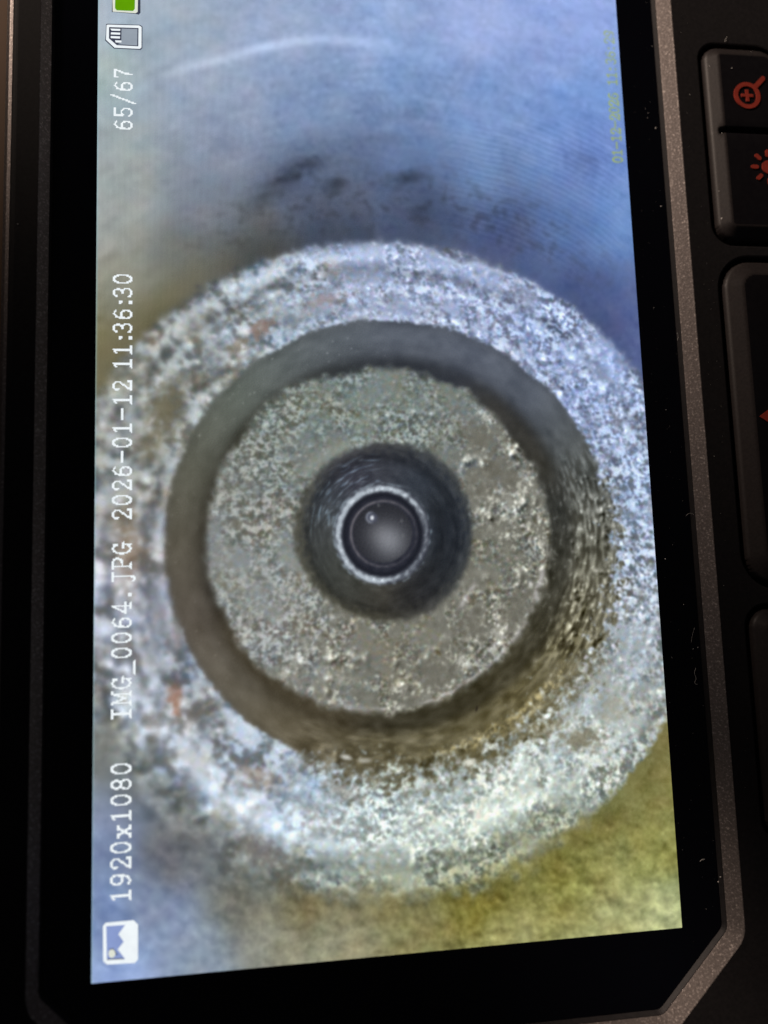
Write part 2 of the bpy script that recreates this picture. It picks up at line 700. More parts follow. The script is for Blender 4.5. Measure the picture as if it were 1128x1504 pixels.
# ---- back wall behind everything
wall_tab = [
    (160, 20, (166, 178, 192)), (160, 100, (158, 178, 180)), (180, 250, (152, 163, 163)), (160, 330, (158, 164, 160)),
    (200, 420, (140, 142, 128)), (160, 520, (118, 110, 72)), (250, 60, (150, 168, 188)), (280, 120, (145, 160, 186)),
    (330, 200, (130, 146, 176)), (300, 300, (122, 132, 150)), (270, 390, (112, 114, 108)), (400, 60, (150, 170, 208)),
    (450, 150, (116, 142, 186)), (450, 250, (88, 104, 138)), (480, 320, (84, 94, 120)), (550, 40, (140, 166, 216)),
    (600, 120, (112, 146, 200)), (600, 220, (96, 122, 172)), (620, 320, (74, 88, 124)), (700, 40, (150, 170, 226)),
    (720, 150, (112, 146, 206)), (720, 250, (104, 138, 194)), (730, 350, (78, 92, 142)), (800, 60, (135, 160, 222)),
    (850, 30, (140, 166, 232)), (850, 150, (106, 146, 216)), (880, 220, (96, 128, 202)), (850, 330, (92, 126, 192)),
    (900, 330, (100, 140, 206)), (860, 430, (74, 92, 148)), (920, 490, (78, 94, 152)), (380, 380, (92, 95, 92)),
    (230, 470, (105, 98, 62)),
    (145, 1100, (122, 132, 136)), (160, 1250, (114, 130, 164)), (250, 1260, (104, 106, 112)), (160, 1330, (120, 142, 186)),
    (250, 1350, (124, 140, 172)), (180, 1425, (142, 166, 216)), (300, 1400, (132, 148, 166)), (350, 1330, (104, 104, 92)),
    (400, 1380, (136, 136, 118)), (450, 1340, (118, 110, 76)), (500, 1400, (148, 148, 124)), (600, 1360, (130, 124, 82)),
    (700, 1330, (124, 118, 52)), (750, 1380, (152, 150, 104)), (830, 1290, (124, 121, 60)), (900, 1200, (122, 117, 64)),
    (960, 1150, (124, 118, 66)), (900, 1350, (166, 166, 120)), (980, 1340, (166, 174, 136)), (960, 1250, (140, 140, 80)),
]
img = idw(wall_tab)
sat = (0.15 - 0.08 * ss(1080, 1180, PY))[..., None]
img = img * (1 - sat) + img.mean(-1, keepdims=True) * sat + 6
r_o, a_o = polar(550, 835)
arcs = polar_noise(r_o, a_o, 16, 5)
img = img + (arcs * 2.6 + n_60 * 3 + n_30 * 2.2 + n_16 * 2.6 + n_9 * 2.4 + n_5 * 1.6)[..., None]
img = img + np.stack([n_a * 1.4, n_b * 0.8, -n_a * 1.2], -1)
# lower wall is grainier
lowr = ss(1120, 1280, PY)
img = img + (lowr * (pebbles(q_lh, 0.5, 0.8, 8) + q_l * 5 + q_r * 4) * (0.6 + 0.6 * ss(350, 800, PX)))[..., None] * np.array([1, 1, 0.8])
# fine machining arcs, upper right
moire = np.sin(r_o * 2 * np.pi / 7.6 + n_60 * 0.8) * ss(620, 720, PX) * (1 - ss(880, 940, PX)) * ss(150, 220, PY) * (1 - ss(340, 430, PY)) * ss(490, 530, r_o)
img = img + moire[..., None] * np.array([13, 14, 15])
moire2 = np.sin(r_o * 2 * np.pi / 14 + n_60 * 1.5) * ss(280, 420, PX) * (1 - ss(650, 800, PX)) * ss(60, 120, PY) * (1 - ss(300, 380, PY))
img = img + moire2[..., None] * 2.0
# dark smudges
for cx, cy, rx, ry, rot, k in ((446, 244, 34, 9, -18, .42), (490, 272, 17, 7, -5, .5), (405, 272, 34, 9, -28, .38), (598, 263, 22, 9, -12, .42),
                               (400, 292, 40, 8, -28, .22), (340, 215, 26, 12, -10, .14), (612, 312, 14, 6, 0, .25), (855, 238, 20, 14, 40, .24),
                               (590, 168, 40, 8, -6, .14), (880, 480, 40, 14, 50, .15), (560, 205, 60, 7, -4, .12)):
    img = img * (1 - (0.58 * k * blob(cx, cy, rx * 1.3, ry * 1.5, rot, 0.0, n_16 * 0.10) * np.clip(1 + 0.3 * arcs, 0, 1.6))[..., None])
dband = np.exp(-((r_o - 545) / 62) ** 2) * (ss(318, 338, a_o) + (1 - ss(22, 55, a_o)) * (a_o < 180))
img = img * (1 - dband * (0.10 + 0.16 * np.clip(n_30 * 0.6 + n_16 * 0.5 + arcs * 0.4, 0, 1.5)))[..., None]
# pale arc of light on the wall
for i, (x0, y0, x1, y1, k) in enumerate(((248, 108, 312, 92, 22), (300, 92, 400, 68, 26), (370, 72, 470, 56, 30), (450, 57, 560, 63, 22), (520, 62, 640, 86, 9))):
    cx, cy = (x0 + x1) / 2, (y0 + y1) / 2
    L = math.hypot(x1 - x0, y1 - y0) / 2
    img = img + (k * blob(cx, cy, L * 1.25, 8, math.degrees(math.atan2(y1 - y0, x1 - x0)), 0.0))[..., None]
# soft shade next to the ring
shade = np.exp(-((r_o - 488) / 30) ** 2)
lft = ss(200, 300, a_o) * 1.0
img = img * (1 - (shade * (0.10 + 0.13 * (ss(280, 320, a_o) * (1 - ss(20, 60, a_o % 360) * (a_o < 180)))))[..., None])
olive = np.exp(-((r_o - 500) / 26) ** 2) * ss(285, 300, a_o) * (1 - ss(322, 342, a_o))
img = mix(img, const((122, 117, 92)), olive * 0.6)

# ---- outer raised ring
ring_tab = [(0, (164, 174, 204)), (25, (160, 172, 210)), (50, (150, 165, 208)), (75, (162, 176, 206)), (95, (168, 176, 190)),
            (115, (172, 176, 172)), (135, (188, 194, 194)), (158, (196, 204, 206)), (180, (186, 196, 200)), (200, (168, 178, 188)),
            (222, (150, 158, 170)), (245, (148, 152, 160)), (268, (158, 158, 168)), (290, (146, 146, 140)), (312, (148, 150, 146)), (338, (154, 162, 170))]
rc = by_angle(a_o, ring_tab)
right = ss(300, 600, PX)                     # the left of the picture is softer and lumpier


def clumps(mid, t, lo=0.60, hi=1.30, add=14, lo_tint=(1.0, 0.98, 0.93)):
    """crusty surface: t < 0 sinks to dull pits, t > 0 rises to pale crests"""
    dark = mid * lo * np.array(lo_tint)
    lite = np.minimum(mid * hi + add, 250)
    k_ = np.tanh(t * 0.9)
    return np.where(k_[..., None] < 0, mid + (mid - dark) * k_[..., None], mid + (lite - mid) * k_[..., None])


rc = (rc * 0.88 + rc.mean(-1, keepdims=True) * 0.12) * np.array([0.915, 0.94, 0.955])
ridges = polar_noise(r_o + n_60 * 2.5 + n_30 * 2, a_o, 22, 34)
peb, peb2 = pebbles(q_h, 0.5, 0.8, 1.0), pebbles(q_lh, 0.5, 0.8, 1.0)
t_r = (peb * 0.30 + q_r * 0.46 + (0.7 - np.abs(q_x)) * 0.30 + n_30 * 0.20) * patchy + 0.06 + ridges * 0.24
t_l = (peb2 * 0.34 + q_l * 0.56 + (0.7 - np.abs(q_l)) * 0.15) * patchy + 0.1 + q_r * 0.07 + ridges * 0.36
rc = clumps(rc, t_r * right + t_l * (1 - right), 0.66, 1.27, 16, (1.0, 1.0, 0.97))
rc = rc + (np.tanh(np.maximum(q_x + peb * 0.5 - 1.5, 0)) * 40 * right)[..., None]
rc = rc + (np.tanh(np.maximum(n_16 + n_30 * 0.6 - 1.5, 0)) * 34 * (1 - right))[..., None]
ring_zone = ss(325, 345, r_o) * (1 - ss(468, 480, r_o))
rc = rc + 0.75 * beads(1000, ring_zone * right * np.clip(0.5 + low(60) * 0.6, 0.03, 2), 2.0, 5.5, 22, 74)[..., None] * np.array([.98, 1, 1.02])
rc = rc + 0.8 * beads(300, ring_zone * (1 - right) * np.clip(0.5 + low(60) * 0.6, 0.03, 2), 4.0, 10, 18, 52)[..., None]
tint = (n_a * 1.0 + n_30 * 0.5) * 0.6
rc = rc + np.stack([tint * 4, tint * 0.5, -tint * 5], -1) * np.where(PX < 500, 1.0, 0.6)[..., None]
pk = np.maximum(n_b - 0.9, 0) * (1 - right)
rc = rc + np.stack([pk * 3, -pk * 1.5, -pk * 2], -1)
# colour fringes of the small sensor
rc = rc + np.stack([n_c * 0 + band(15) * 4, -np.abs(band(20)) * 3 + 2, band(18) * 4], -1)
# turned steps of the ring, rounded over at its outer edge
rw = r_o + n_30 * 1.5 + n_60 * 1.5
stp = 0.07 * np.exp(-((rw - 412) / 15) ** 2) - 0.15 * np.exp(-((rw - 439) / 7) ** 2) + 0.08 * np.exp(-((rw - 458) / 9) ** 2) - 0.20 * ss(468, 486, rw) - 0.05 * np.exp(-((rw - 385) / 8) ** 2)
topring = (ss(285, 315, a_o) + (1 - ss(60, 95, a_o)) * (a_o < 180))
rc = rc * (1 + stp * (0.35 + 0.75 * topring))[..., None]
# lower ring: bright inner band, then dull lumpy outer lip
lowring = ss(130, 150, a_o) * (1 - ss(235, 260, a_o))
rc = mix(rc, rc * np.array([.78, .77, .70]), lowring * ss(412, 446, r_o + n_30 * 8 + n_16 * 3) * 0.85)
rc = rc + (lowring * np.exp(-((r_o - 392 - n_30 * 6) / 30) ** 2) * 30)[..., None]
rc = rc + (lowring * np.exp(-((r_o - 470 - n_60 * 6) / 6) ** 2) * np.clip(0.5 + n_60 * 0.5 + n_16 * 0.3, 0, 1.5) * 34)[..., None]
# patches
for cx, cy, rx, ry, rot, c, k in ((242, 600, 26, 44, 12, (112, 106, 84), .85), (222, 655, 22, 22, 0, (128, 122, 98), .5),
                                  (850, 1086, 30, 15, -8, (134, 130, 112), .9), (800, 1072, 36, 10, -18, (132, 124, 96), .6),
                                  (192, 812, 20, 46, 8, (132, 108, 82), .6), (180, 770, 16, 26, 0, (128, 112, 86), .45),
                                  (256, 1024, 12, 20, -10, (156, 98, 66), .6), (259, 1044, 6, 9, 10, (176, 116, 84), .7), (278, 1052, 16, 22, 0, (120, 110, 100), .6),
                                  (384, 482, 20, 12, -35, (146, 118, 104), .7), (350, 508, 16, 10, -30, (132, 118, 96), .6), (480, 440, 26, 9, -10, (160, 140, 140), .5),
                                  (330, 560, 22, 12, -40, (130, 128, 108), .5), (380, 1140, 34, 14, 25, (150, 128, 108), .55), (500, 1160, 26, 12, 30, (130, 120, 108), .5),
                                  (385, 1250, 44, 20, 30, (112, 106, 106), .7), (300, 1240, 44, 16, 40, (108, 108, 108), .6), (430, 1270, 30, 14, 12, (118, 118, 106), .5),
                                  (900, 1040, 22, 26, 10, (150, 146, 126), .5), (770, 440, 20, 14, 40, (140, 146, 166), .55), (905, 615, 12, 16, 0, (128, 128, 136), .5),
                                  (700, 375, 20, 9, 20, (140, 150, 180), .5), (165, 560, 30, 22, 0, (132, 126, 96), .5)):
    m = blob(cx, cy, rx, ry, rot, 0.15, n_30 * 0.10 + n_16 * 0.20 + n_9 * 0.10)
    rc = mix(rc, const(c) + (n_9 * 4 + n_5 * 3)[..., None], m * k)
lowleft = ss(190, 205, a_o) * (1 - ss(262, 285, a_o))
m_ring = 1 - ss(-1, 1, (r_o - 482 + n_16 * 1.3 * (1 - lowring) + n_30 * 2.2 + lowring * (n_30 * 2 + n_60 * 5)) / (6.0 + 26 * lowleft + 17 * lowring))
img = mix(img, rc, m_ring)

# ---- dark groove
r_g, a_g = polar(568, 800, 1.0, 1.006)
gr_tab = [(0, (84, 90, 100)), (25, (86, 92, 104)), (45, (82, 88, 98)), (65, (78, 82, 82)), (90, (94, 94, 84)), (115, (98, 94, 74)),
          (140, (96, 89, 62)), (165, (93, 87, 64)), (185, (90, 84, 64)), (205, (92, 85, 68)), (225, (92, 87, 76)), (250, (92, 86, 78)),
          (270, (90, 86, 76)), (290, (88, 88, 78)), (315, (90, 96, 90)), (340, (88, 94, 98))]
gc = by_angle(a_g, gr_tab)
st1 = polar_noise(r_g, a_g, 13, 4)
st2 = polar_noise(r_g, a_g, 8, 2.6)
st3 = polar_noise(r_g, a_g, 26, 9)
rough_side = ss(48, 80, a_g) * (1 - ss(190, 220, a_g))
hot = ss(58, 82, a_g) * (1 - ss(112, 135, a_g))
gc = gc + (st1 * (2 + 4 * rough_side) + st3 * (2 + 4 * rough_side) + n_5 * 1.2 + n_60 * 3)[..., None]
tg = (st2 * 0.5 + q_x * 0.5 + st1 * 0.4 + q_r * 0.2) * patchy - 0.1
st4 = polar_noise(r_g, a_g, 6, 5)
tg = (st4 * 0.75 + q_x * 0.15 + st2 * 0.45) * patchy
gc = gc + (rough_side * 10)[..., None]
gc = mix(gc, clumps(gc, tg * 1.1, 0.74, 1.26, 10), np.clip(hot + 0.35 * rough_side, 0, 1) * (0.35 + 0.65 * ss(258, 290, r_g)))
gl = np.maximum(st4 * 0.6 + q_x * 0.8 - 1.25, 0)
gc = gc + (np.tanh(gl) * 66 * hot)[..., None] * np.array([.97, 1.0, 1.0])
gc = gc + 0.7 * beads(170, hot * np.clip(.4 + low(40) * .6, .02, 2) * ss(262, 275, r_g) * (r_g < 345), 2.0, 4.5, 30, 90, 0.5)[..., None]
gc = gc + 0.8 * beads(110, ss(112, 130, a_g) * (1 - ss(185, 205, a_g)) * ss(296, 315, r_g) * (r_g < 352), 2.5, 6.0, 20, 62, 0.5)[..., None] * np.array([1, .97, .86])
steps = np.sin(r_g * 2 * np.pi / 17 + n_60 * 0.8 + st3 * 0.5) * ss(90, 115, a_g) * (1 - ss(165, 185, a_g))
gc = gc + (steps * 6)[..., None]
ridge2 = np.exp(-((r_g - 318 - n_60 * 4) / 9) ** 2) * ss(118, 130, a_g) * (1 - ss(160, 175, a_g)) * np.clip(0.6 + q_x * 0.6 + q_r * 0.3, 0, 1.6)
gc = gc + ridge2[..., None] * np.array([46, 42, 30])
specks = np.maximum(n_9 + n_16 * 0.4 - 2.2, 0) * ss(225, 240, a_g)
gc = gc + (specks * 42)[..., None]
# shade and rust towards the inner face
gc = (gc - 4) * (1 - 0.40 * (1 - ss(262, 288, r_g)) + 0.10 * ss(285, 305, r_g) * (1 - ss(312, 328, r_g)) * (1 - rough_side))[..., None]
rust = (1 - ss(262, 290, r_g)) * ss(180, 200, a_g) * (1 - ss(235, 260, a_g)) + 0.55 * (1 - ss(255, 285, r_g)) * (ss(20, 40, a_g) * (1 - ss(60, 80, a_g)) + ss(255, 280, a_g) * (1 - ss(320, 350, a_g)))
gc = mix(gc, const((80, 72, 55)) + (st1 * 4)[..., None], rust * 0.65)
low_side = ss(105, 135, a_g) * (1 - ss(188, 208, a_g))
right_side = ss(62, 85, a_g) * (1 - ss(110, 135, a_g))
gedge = 328 + n_16 * 0.9 + n_60 * 1.5 + right_side * (14 + n_30 * 6) + low_side * 16
wid = 3.5 + 9 * right_side + 30 * low_side
m_gr = 1 - ss(-1, 1, (r_g - gedge + (right_side * 8 + low_side * 13) * q_r) / wid)
img = mix(img, gc, m_gr)
# lit lip of the ring on its upper and left inner edge
lip = np.exp(-((r_g - 335) / 6) ** 2) * (1 - rough_side)
img = img + (lip * 16)[..., None]

# ---- inner washer face
r_f, a_f = polar(554, 795)
f_tab = [(0, (114, 124, 120)), (25, (110, 118, 114)), (50, (108, 108, 104)), (75, (118, 116, 104)), (100, (116, 110, 92)), (125, (122, 116, 98)),
         (150, (122, 116, 98)), (180, (120, 114, 96)), (205, (124, 120, 110)), (230, (134, 134, 134)), (260, (130, 132, 130)), (290, (122, 122, 118)),
         (315, (116, 122, 116)), (340, (110, 120, 116))]
fc = by_angle(a_f, f_tab)
fc = fc * 0.55 + fc.mean(-1, keepdims=True) * 0.45 + np.array([5.0, 9.0, 8.0])
peb3 = pebbles(q_fh, 0.4, 0.9, 1.0)
sharp = ss(20, 60, a_f) * (1 - ss(200, 235, a_f))            # lower right half: smooth scale with white clumps
t_f = (peb3 * 0.24 + q_f * 0.45 + (0.7 - np.abs(q_x)) * 0.35) * patchy
fc = clumps(fc, t_f, 0.72, 1.28, 18)
fc = fc + np.stack([n_a * 1.5, n_b * 1, -n_a * 2], -1) + np.stack([band(14) * 3, 0 * n_a, band(16) * 3], -1)
smears = ss(-0.1, 0.9, n_b + n_60 * 0.4) * sharp
fc = mix(fc, const((118, 117, 108)) + (n_30 * 5 + n_16 * 3)[..., None], smears * 0.85)
fl = np.maximum(q_x * 0.9 + q_f * 0.5 + 0.5 * n_60 - 1.0, 0)
fc = fc + (np.tanh(fl) * 60 * sharp * (0.35 + 0.65 * ss(160, 195, r_f)))[..., None] * np.array([1, 1.02, .97])
clus = np.clip(low(38) * 0.9 + 0.15, 0.0, 2)
fc = fc + 0.75 * beads(380, sharp * clus * ss(140, 170, r_f) * (r_f < 250), 2.0, 5.5, 34, 96)[..., None] * np.array([1, 1.01, .97])
fc = fc + 0.55 * beads(500, (1 - sharp) * np.clip(0.5 + low(40) * .5, .05, 2) * ss(135, 145, r_f) * (r_f < 248), 1.8, 4.2, 18, 60)[..., None] * np.array([.98, 1.02, 1])
# tidal arcs and white deposits
for r0, cx, cy, a0, a1, k in ((246, 554, 795, 94, 168, 52), (236, 552, 790, 100, 150, 20), (150, 560, 795, 110, 136, 46), (246, 554, 795, 170, 200, 30), (166, 560, 800, 120, 150, 16)):
    rr, aa = polar(cx, cy)
    m = np.exp(-((rr - r0 - n_30 * 1.0) / 3.2) ** 2) * ss(a0, a0 + 8, aa) * (1 - ss(a1 - 8, a1, aa))
    fc = fc + (m * k)[..., None] * np.array([.95, .92, 1.05])
for cx, cy, rx, ry, rot, v in ((735, 912, 18, 9, 40, 62), (730, 930, 10, 16, 0, 50), (678, 970, 12, 8, 30, 48), (590, 1012, 8, 8, 0, 44), (640, 1005, 14, 12, 0, 26),
                               (805, 814, 9, 9, 0, 62), (795, 800, 8, 12, 0, 46), (712, 610, 16, 6, 50, 50), (672, 618, 12, 5, 30, 30), (745, 740, 22, 16, 30, 24),
                               (770, 700, 20, 10, 60, 34), (430, 965, 18, 12, 0, 26), (500, 1000, 16, 10, 0, 26), (470, 985, 12, 8, 0, 22)):
    m = blob(cx, cy, rx, ry, rot, 0.15, n_9 * 0.28 + n_5 * 0.22)
    fc = fc + (m * v)[..., None]
for cx, cy, rx, ry, rot in ((740, 690, 30, 20, 40), (700, 640, 26, 16, 30), (715, 705, 22, 30, 10), (640, 990, 30, 26, 0), (760, 900, 26, 40, 25), (690, 920, 26, 30, 30), (345, 770, 10, 10, 0)):
    m = blob(cx, cy, rx, ry, rot, 0.4, n_16 * 0.2)
    fc = mix(fc, const((108, 106, 96)) + (n_30 * 3 + n_5 * 2)[..., None], m * .75)
# pale rim of the bore, then darker towards the hole
fc = fc + 14 * (np.exp(-((r_f - 146) / 9) ** 2) * (ss(300, 330, a_f) + (1 - ss(30, 60, a_f)) * (a_f < 100)))[..., None]
fedge = 253 + n_16 * 0.5 + 1.6 * n_30 + 2.2 * n_60
m_f = 1 - ss(-8, 7, r_f - fedge)
img = mix(img, fc, m_f)

# ---- the bore
r_h, a_h = polar(565, 781)
r_i, a_i = polar(561.5, 785, 1.0, 1.05)
h_tab = [(0, (50, 52, 62)), (30, (44, 49, 60)), (60, (42, 47, 57)), (90, (38, 43, 54)), (120, (42, 46, 54)), (150, (46, 46, 50)), (180, (52, 49, 44)),
         (210, (54, 54, 50)), (240, (54, 56, 54)), (270, (58, 60, 62)), (300, (54, 58, 66)), (330, (50, 50, 62))]
hc = by_angle(a_h, h_tab)
sc1 = polar_noise(r_i, a_i, 6, 16)
sc2 = polar_noise(r_i, a_i, 4, 10)
rad1 = np.interp(r_i, np.arange(0, 200, 5.5), rng.standard_normal(37))
hc = hc * 0.9 + np.array([15.0, 16.0, 15.0])
hc = hc + (rad1 * 3.4 * np.clip(0.7 + 0.5 * sc1, 0, 1.5))[..., None]
hc = hc * (1 - 0.22 * ss(96, 108, r_i) * (1 - ss(112, 126, r_i)))[..., None]
hc = hc + (sc1 * 2.4 + sc2 * 1.4 + n_16 * 1.2 + n_30 * 2)[..., None]
scr = np.maximum(np.sin(r_i * 2 * np.pi / 7.5 + sc1 * 1.2), 0) ** 2 * np.clip(0.5 + sc1 * 0.8, 0, 1.6) * ss(255, 290, a_h) * (1 - ss(350, 359, a_h)) * ss(70, 76, r_i) * (1 - ss(105, 120, r_i))
hc = hc + scr[..., None] * np.array([26, 34, 40])
g3 = np.maximum(sc2 + sc1 * 0.5 - 0.6, 0) * ss(262, 285, a_h) * (1 - ss(335, 355, a_h)) * ss(72, 80, r_i) * (1 - ss(108, 122, r_i))
hc = hc + (g3 * 24)[..., None] * np.array([.85, .98, 1.05])
hc = hc * (1 - 0.30 * np.exp(-((r_i - 88) / 14) ** 2) * ss(40, 70, a_i) * (1 - ss(150, 180, a_i)))[..., None]
hc = mix(hc, const((84, 82, 68)) + (q_f * 7)[..., None], ss(108, 134, r_h + n_16 * 2) * (0.30 + 0.40 * ss(170, 190, a_h) * (1 - ss(300, 320, a_h))))
hedge = 132 + n_16 * 0.5 + n_30 * 1.2 + 2 * np.sin(np.radians(a_h * 3))
m_h = 1 - ss(-7, 6, r_h - hedge)
img = mix(img, hc, m_h)
# collar, bright ring, inner thin ring and the ball
inn = const((42, 44, 54)) + (sc1 * 3)[..., None]
img = mix(img, inn, 1 - ss(68, 72, r_i))
sc3 = polar_noise(r_i, a_i, 6, 9)
br = 0.72 + 0.28 * np.cos(np.radians(a_i - 300)) + sc3 * 0.16
br = br * (0.55 + 0.45 * (1 - ss(60, 90, a_i) * (1 - ss(110, 150, a_i))))
br = np.maximum(br, 0.25)
ringm = np.exp(-((r_i - 64.2 - 0.3 * sc1) / 4.9) ** 2)
ringm = ringm + 0.8 * np.exp(-(((r_i - 66) / 5.5) ** 2)) * blob(548, 848, 22, 10, 15, 0.3)
img = mix(img, const((176, 186, 196)), np.clip(ringm * br * 1.35, 0, 1))
ring2 = np.exp(-((r_i - 71.5) / 1.8) ** 2) * np.clip(0.25 + 0.5 * sc3 + 0.4 * np.cos(np.radians(a_i - 290)), 0, 1)
img = img + (np.exp(-((r_i - 64) / 3.0) ** 2) * np.maximum(polar_noise(r_i, a_i, 9, 7) - 0.6, 0) * 30)[..., None]
img = mix(img, const((140, 155, 168)), np.clip(ring2, 0, 1) * 0.7)
img = mix(img, const((24, 26, 34)), np.exp(-((r_i - 56) / 4) ** 2) * 0.75)
r_t, a_t = polar(563.5, 784)
ring3 = np.exp(-((r_t - 48) / 2.0) ** 2) * np.clip(0.62 + 0.38 * np.cos(np.radians(a_t - 300)) + sc3 * 0.1, 0.08, 1)
img = mix(img, const((120, 116, 122)), np.clip(ring3, 0, 1) * 0.85)
r_b, a_b = polar(562, 783)
ball = const((44, 45, 51)) + (np.exp(-(((PX - 574) / 26) ** 2 + ((PY - 796) / 27) ** 2)) * 74)[..., None] * np.array([.97, .99, 1.0])
ball = ball + (np.exp(-(((PX - 556) / 22) ** 2 + ((PY - 782) / 20) ** 2)) * 28)[..., None]
ball = ball + (n_5 * 2.5)[..., None]
img = mix(img, ball, 1 - ss(41.5, 45.5, r_b))
hl = blob(546.5, 760, 9, 8, 30, 0.45)
img = mix(img, const((82, 86, 104)), hl * 0.8)
hl2 = np.exp(-((np.hypot(PX - 546, PY - 760) - 7.5) / 1.6) ** 2) * ss(-2, 6, 548 - PX)
img = mix(img, const((140, 146, 160)), hl2 * 0.8)
img = mix(img, const((235, 240, 246)), blob(546.5, 760.5, 3.0, 3.6, 0, 0.3))
for cx, cy in ((560, 776), (590, 765), (556, 742), (592, 787)):
    img = mix(img, const((110, 112, 116)), blob(cx, cy, 2.2, 3, 0, 0.2) * 0.6)
# white bead, small black hair in the recorded picture
img = mix(img, const((224, 224, 216)), blob(690, 1120, 10, 6, -8, 0.3, n_5 * .1))
img = mix(img, const((205, 205, 200)), blob(508, 1112, 9, 4, 10, 0.3) * .9 + blob(508 + 28, 1117, 11, 4, 0, 0.3) * .6)
img = mix(img, const((30, 24, 20)), blob(700, 1041, 1.6, 5, 10, 0.3) * .9)
img = mix(img, const((232, 232, 234)), blob(150, 624, 6, 6, 0, 0.2) * .8 + blob(150, 852, 6, 5, 0, 0.2) * .7)

tintm = ss(980, 1300, PY) * ss(350, 800, PX) * 0.5
img = mix(img, img * np.array([.97, .97, .80]), tintm)
# softness: left side out of the picture's own focus, plus a little everywhere
soft = np.clip(1 - ss(180, 480, PX), 0, 1)
b1, b3 = blur(img, 1.1), blur(img, 3.2)
img = mix(b1, b3, soft * 0.8)
wallm = (1 - m_ring) * (1 - ss(900, 1100, PY))
img = mix(img, blur(img, 2.2), wallm)
img = img + (grain * 2.0)[..., None] + np.stack([band(3.4), band(3.4), band(3.4)], -1) * 1.6

# ---- lettering rasters
def arc(cx, cy, rx, ry, a0, a1, n=18):
    return [(cx + rx * math.cos(math.radians(a0 + (a1 - a0) * k / n)), cy + ry * math.sin(math.radians(a0 + (a1 - a0) * k / n))) for k in range(n + 1)]


GLYPH = {
    '0': [arc(5, 8, 3.7, 7.2, 0, 360, 30)],
    '1': [[(2.4, 3.2), (5.2, 1)], [(5.2, 1), (5.2, 15.2)], [(2.2, 15.2), (8.2, 15.2)]],
    '2': [[(2.2, 5)] + arc(5, 4.6, 3.5, 3.8, 185, 385) + [(1.5, 15.0)], [(1.5, 15.2), (8.8, 15.2)], [(8.8, 15.2), (9.0, 13)]],
    '3': [arc(4.8, 4.4, 3.2, 3.6, 200, 450), arc(4.8, 11.6, 3.8, 3.7, -90, 155)],
    '4': [[(6.6, 15.2), (6.6, 0.8), (1, 11), (9.4, 11)], [(4.4, 15.2), (9, 15.2)]],
    '5': [[(8.6, 0.9), (2, 0.9), (2, 7.6)] + arc(5, 10.8, 3.7, 4.3, 225, 510)],
    '6': [arc(5, 11, 3.6, 4.2, 0, 360, 26), [(1.4, 10.5), (1.7, 6.5), (3, 3), (5.5, 1), (8, 2.2)]],
    '7': [[(1.5, 3.4), (1.5, 0.9), (8.7, 0.9), (5.2, 9), (4.4, 15.3)]],
    '8': [arc(5, 4.4, 2.9, 3.5, 0, 360, 24), arc(5, 11.7, 3.6, 3.5, 0, 360, 24)],
    '9': [arc(5, 5, 3.6, 4.2, 0, 360, 26), [(8.6, 5.5), (8.3, 9.5), (7, 13), (4.5, 15.2), (2, 14)]],
    'x': [[(1.8, 6), (8.2, 15.2)], [(8.2, 6), (1.8, 15.2)], [(0.8, 6), (3.4, 6)], [(6.6, 6), (9.2, 6)], [(0.8, 15.2), (3.4, 15.2)], [(6.6, 15.2), (9.2, 15.2)]],
    'I': [[(5, 0.9), (5, 15.2)], [(2, 0.9), (8, 0.9)], [(2, 15.2), (8, 15.2)]],
    'M': [[(1.6, 15.2), (1.6, 0.9), (5, 11.5), (8.6, 0.9), (8.6, 15.2)], [(0.2, 15.2), (3, 15.2)], [(7.2, 15.2), (10, 15.2)], [(0.2, .9), (1.6, .9)], [(8.6, .9), (10, .9)]],
    'G': [arc(5, 8, 3.9, 7.1, -40, -320, 30), [(5.4, 9.2), (9.8, 9.2)], [(8.3, 9.2), (8.3, 15)], [(8, 1.2), (8, 4)]],
    '_': [[(0, 18.2), (10, 18.2)]],
    '.': [[(2.5, 14.0), (3.9, 14.0)], [(2.5, 15), (3.9, 15)]],
    'J': [[(3, 0.9), (9.4, 0.9)], [(6.5, 0.9), (6.5, 15), (5.6, 17.8), (3.8, 18.2), (2.6, 16.8)]],
    'P': [[(2.5, 0.9), (2.5, 15.2)], [(1, 0.9), (5.5, 0.9)] + arc(5.5, 4.6, 3.4, 3.7, -90, 90, 12) + [(2.5, 8.3)], [(1, 15.2), (5, 15.2)]],
    '-': [[(0.6, 8.2), (9.6, 8.2)]],
    ':': [[(3.1, 5.8), (4.7, 5.8)], [(3.1, 6.9), (4.7, 6.9)], [(3.1, 14), (4.7, 14)], [(3.1, 15.1), (4.7, 15.1)]],
    '/': [[(8.8, -2), (1.2, 18)]],
}


def stroke_dist(strokes, X, Y):
    d = np.full(X.shape, 99.0)
    for s in strokes:
        for (x0, y0), (x1, y1) in zip(s[:-1], s[1:]):
            vx, vy = x1 - x0, y1 - y0
            L2 = vx * vx + vy * vy + 1e-9
            t = np.clip(((X - x0) * vx + (Y - y0) * vy) / L2, 0, 1)
            d = np.minimum(d, np.hypot(X - x0 - t * vx, Y - y0 - t * vy))
    return d


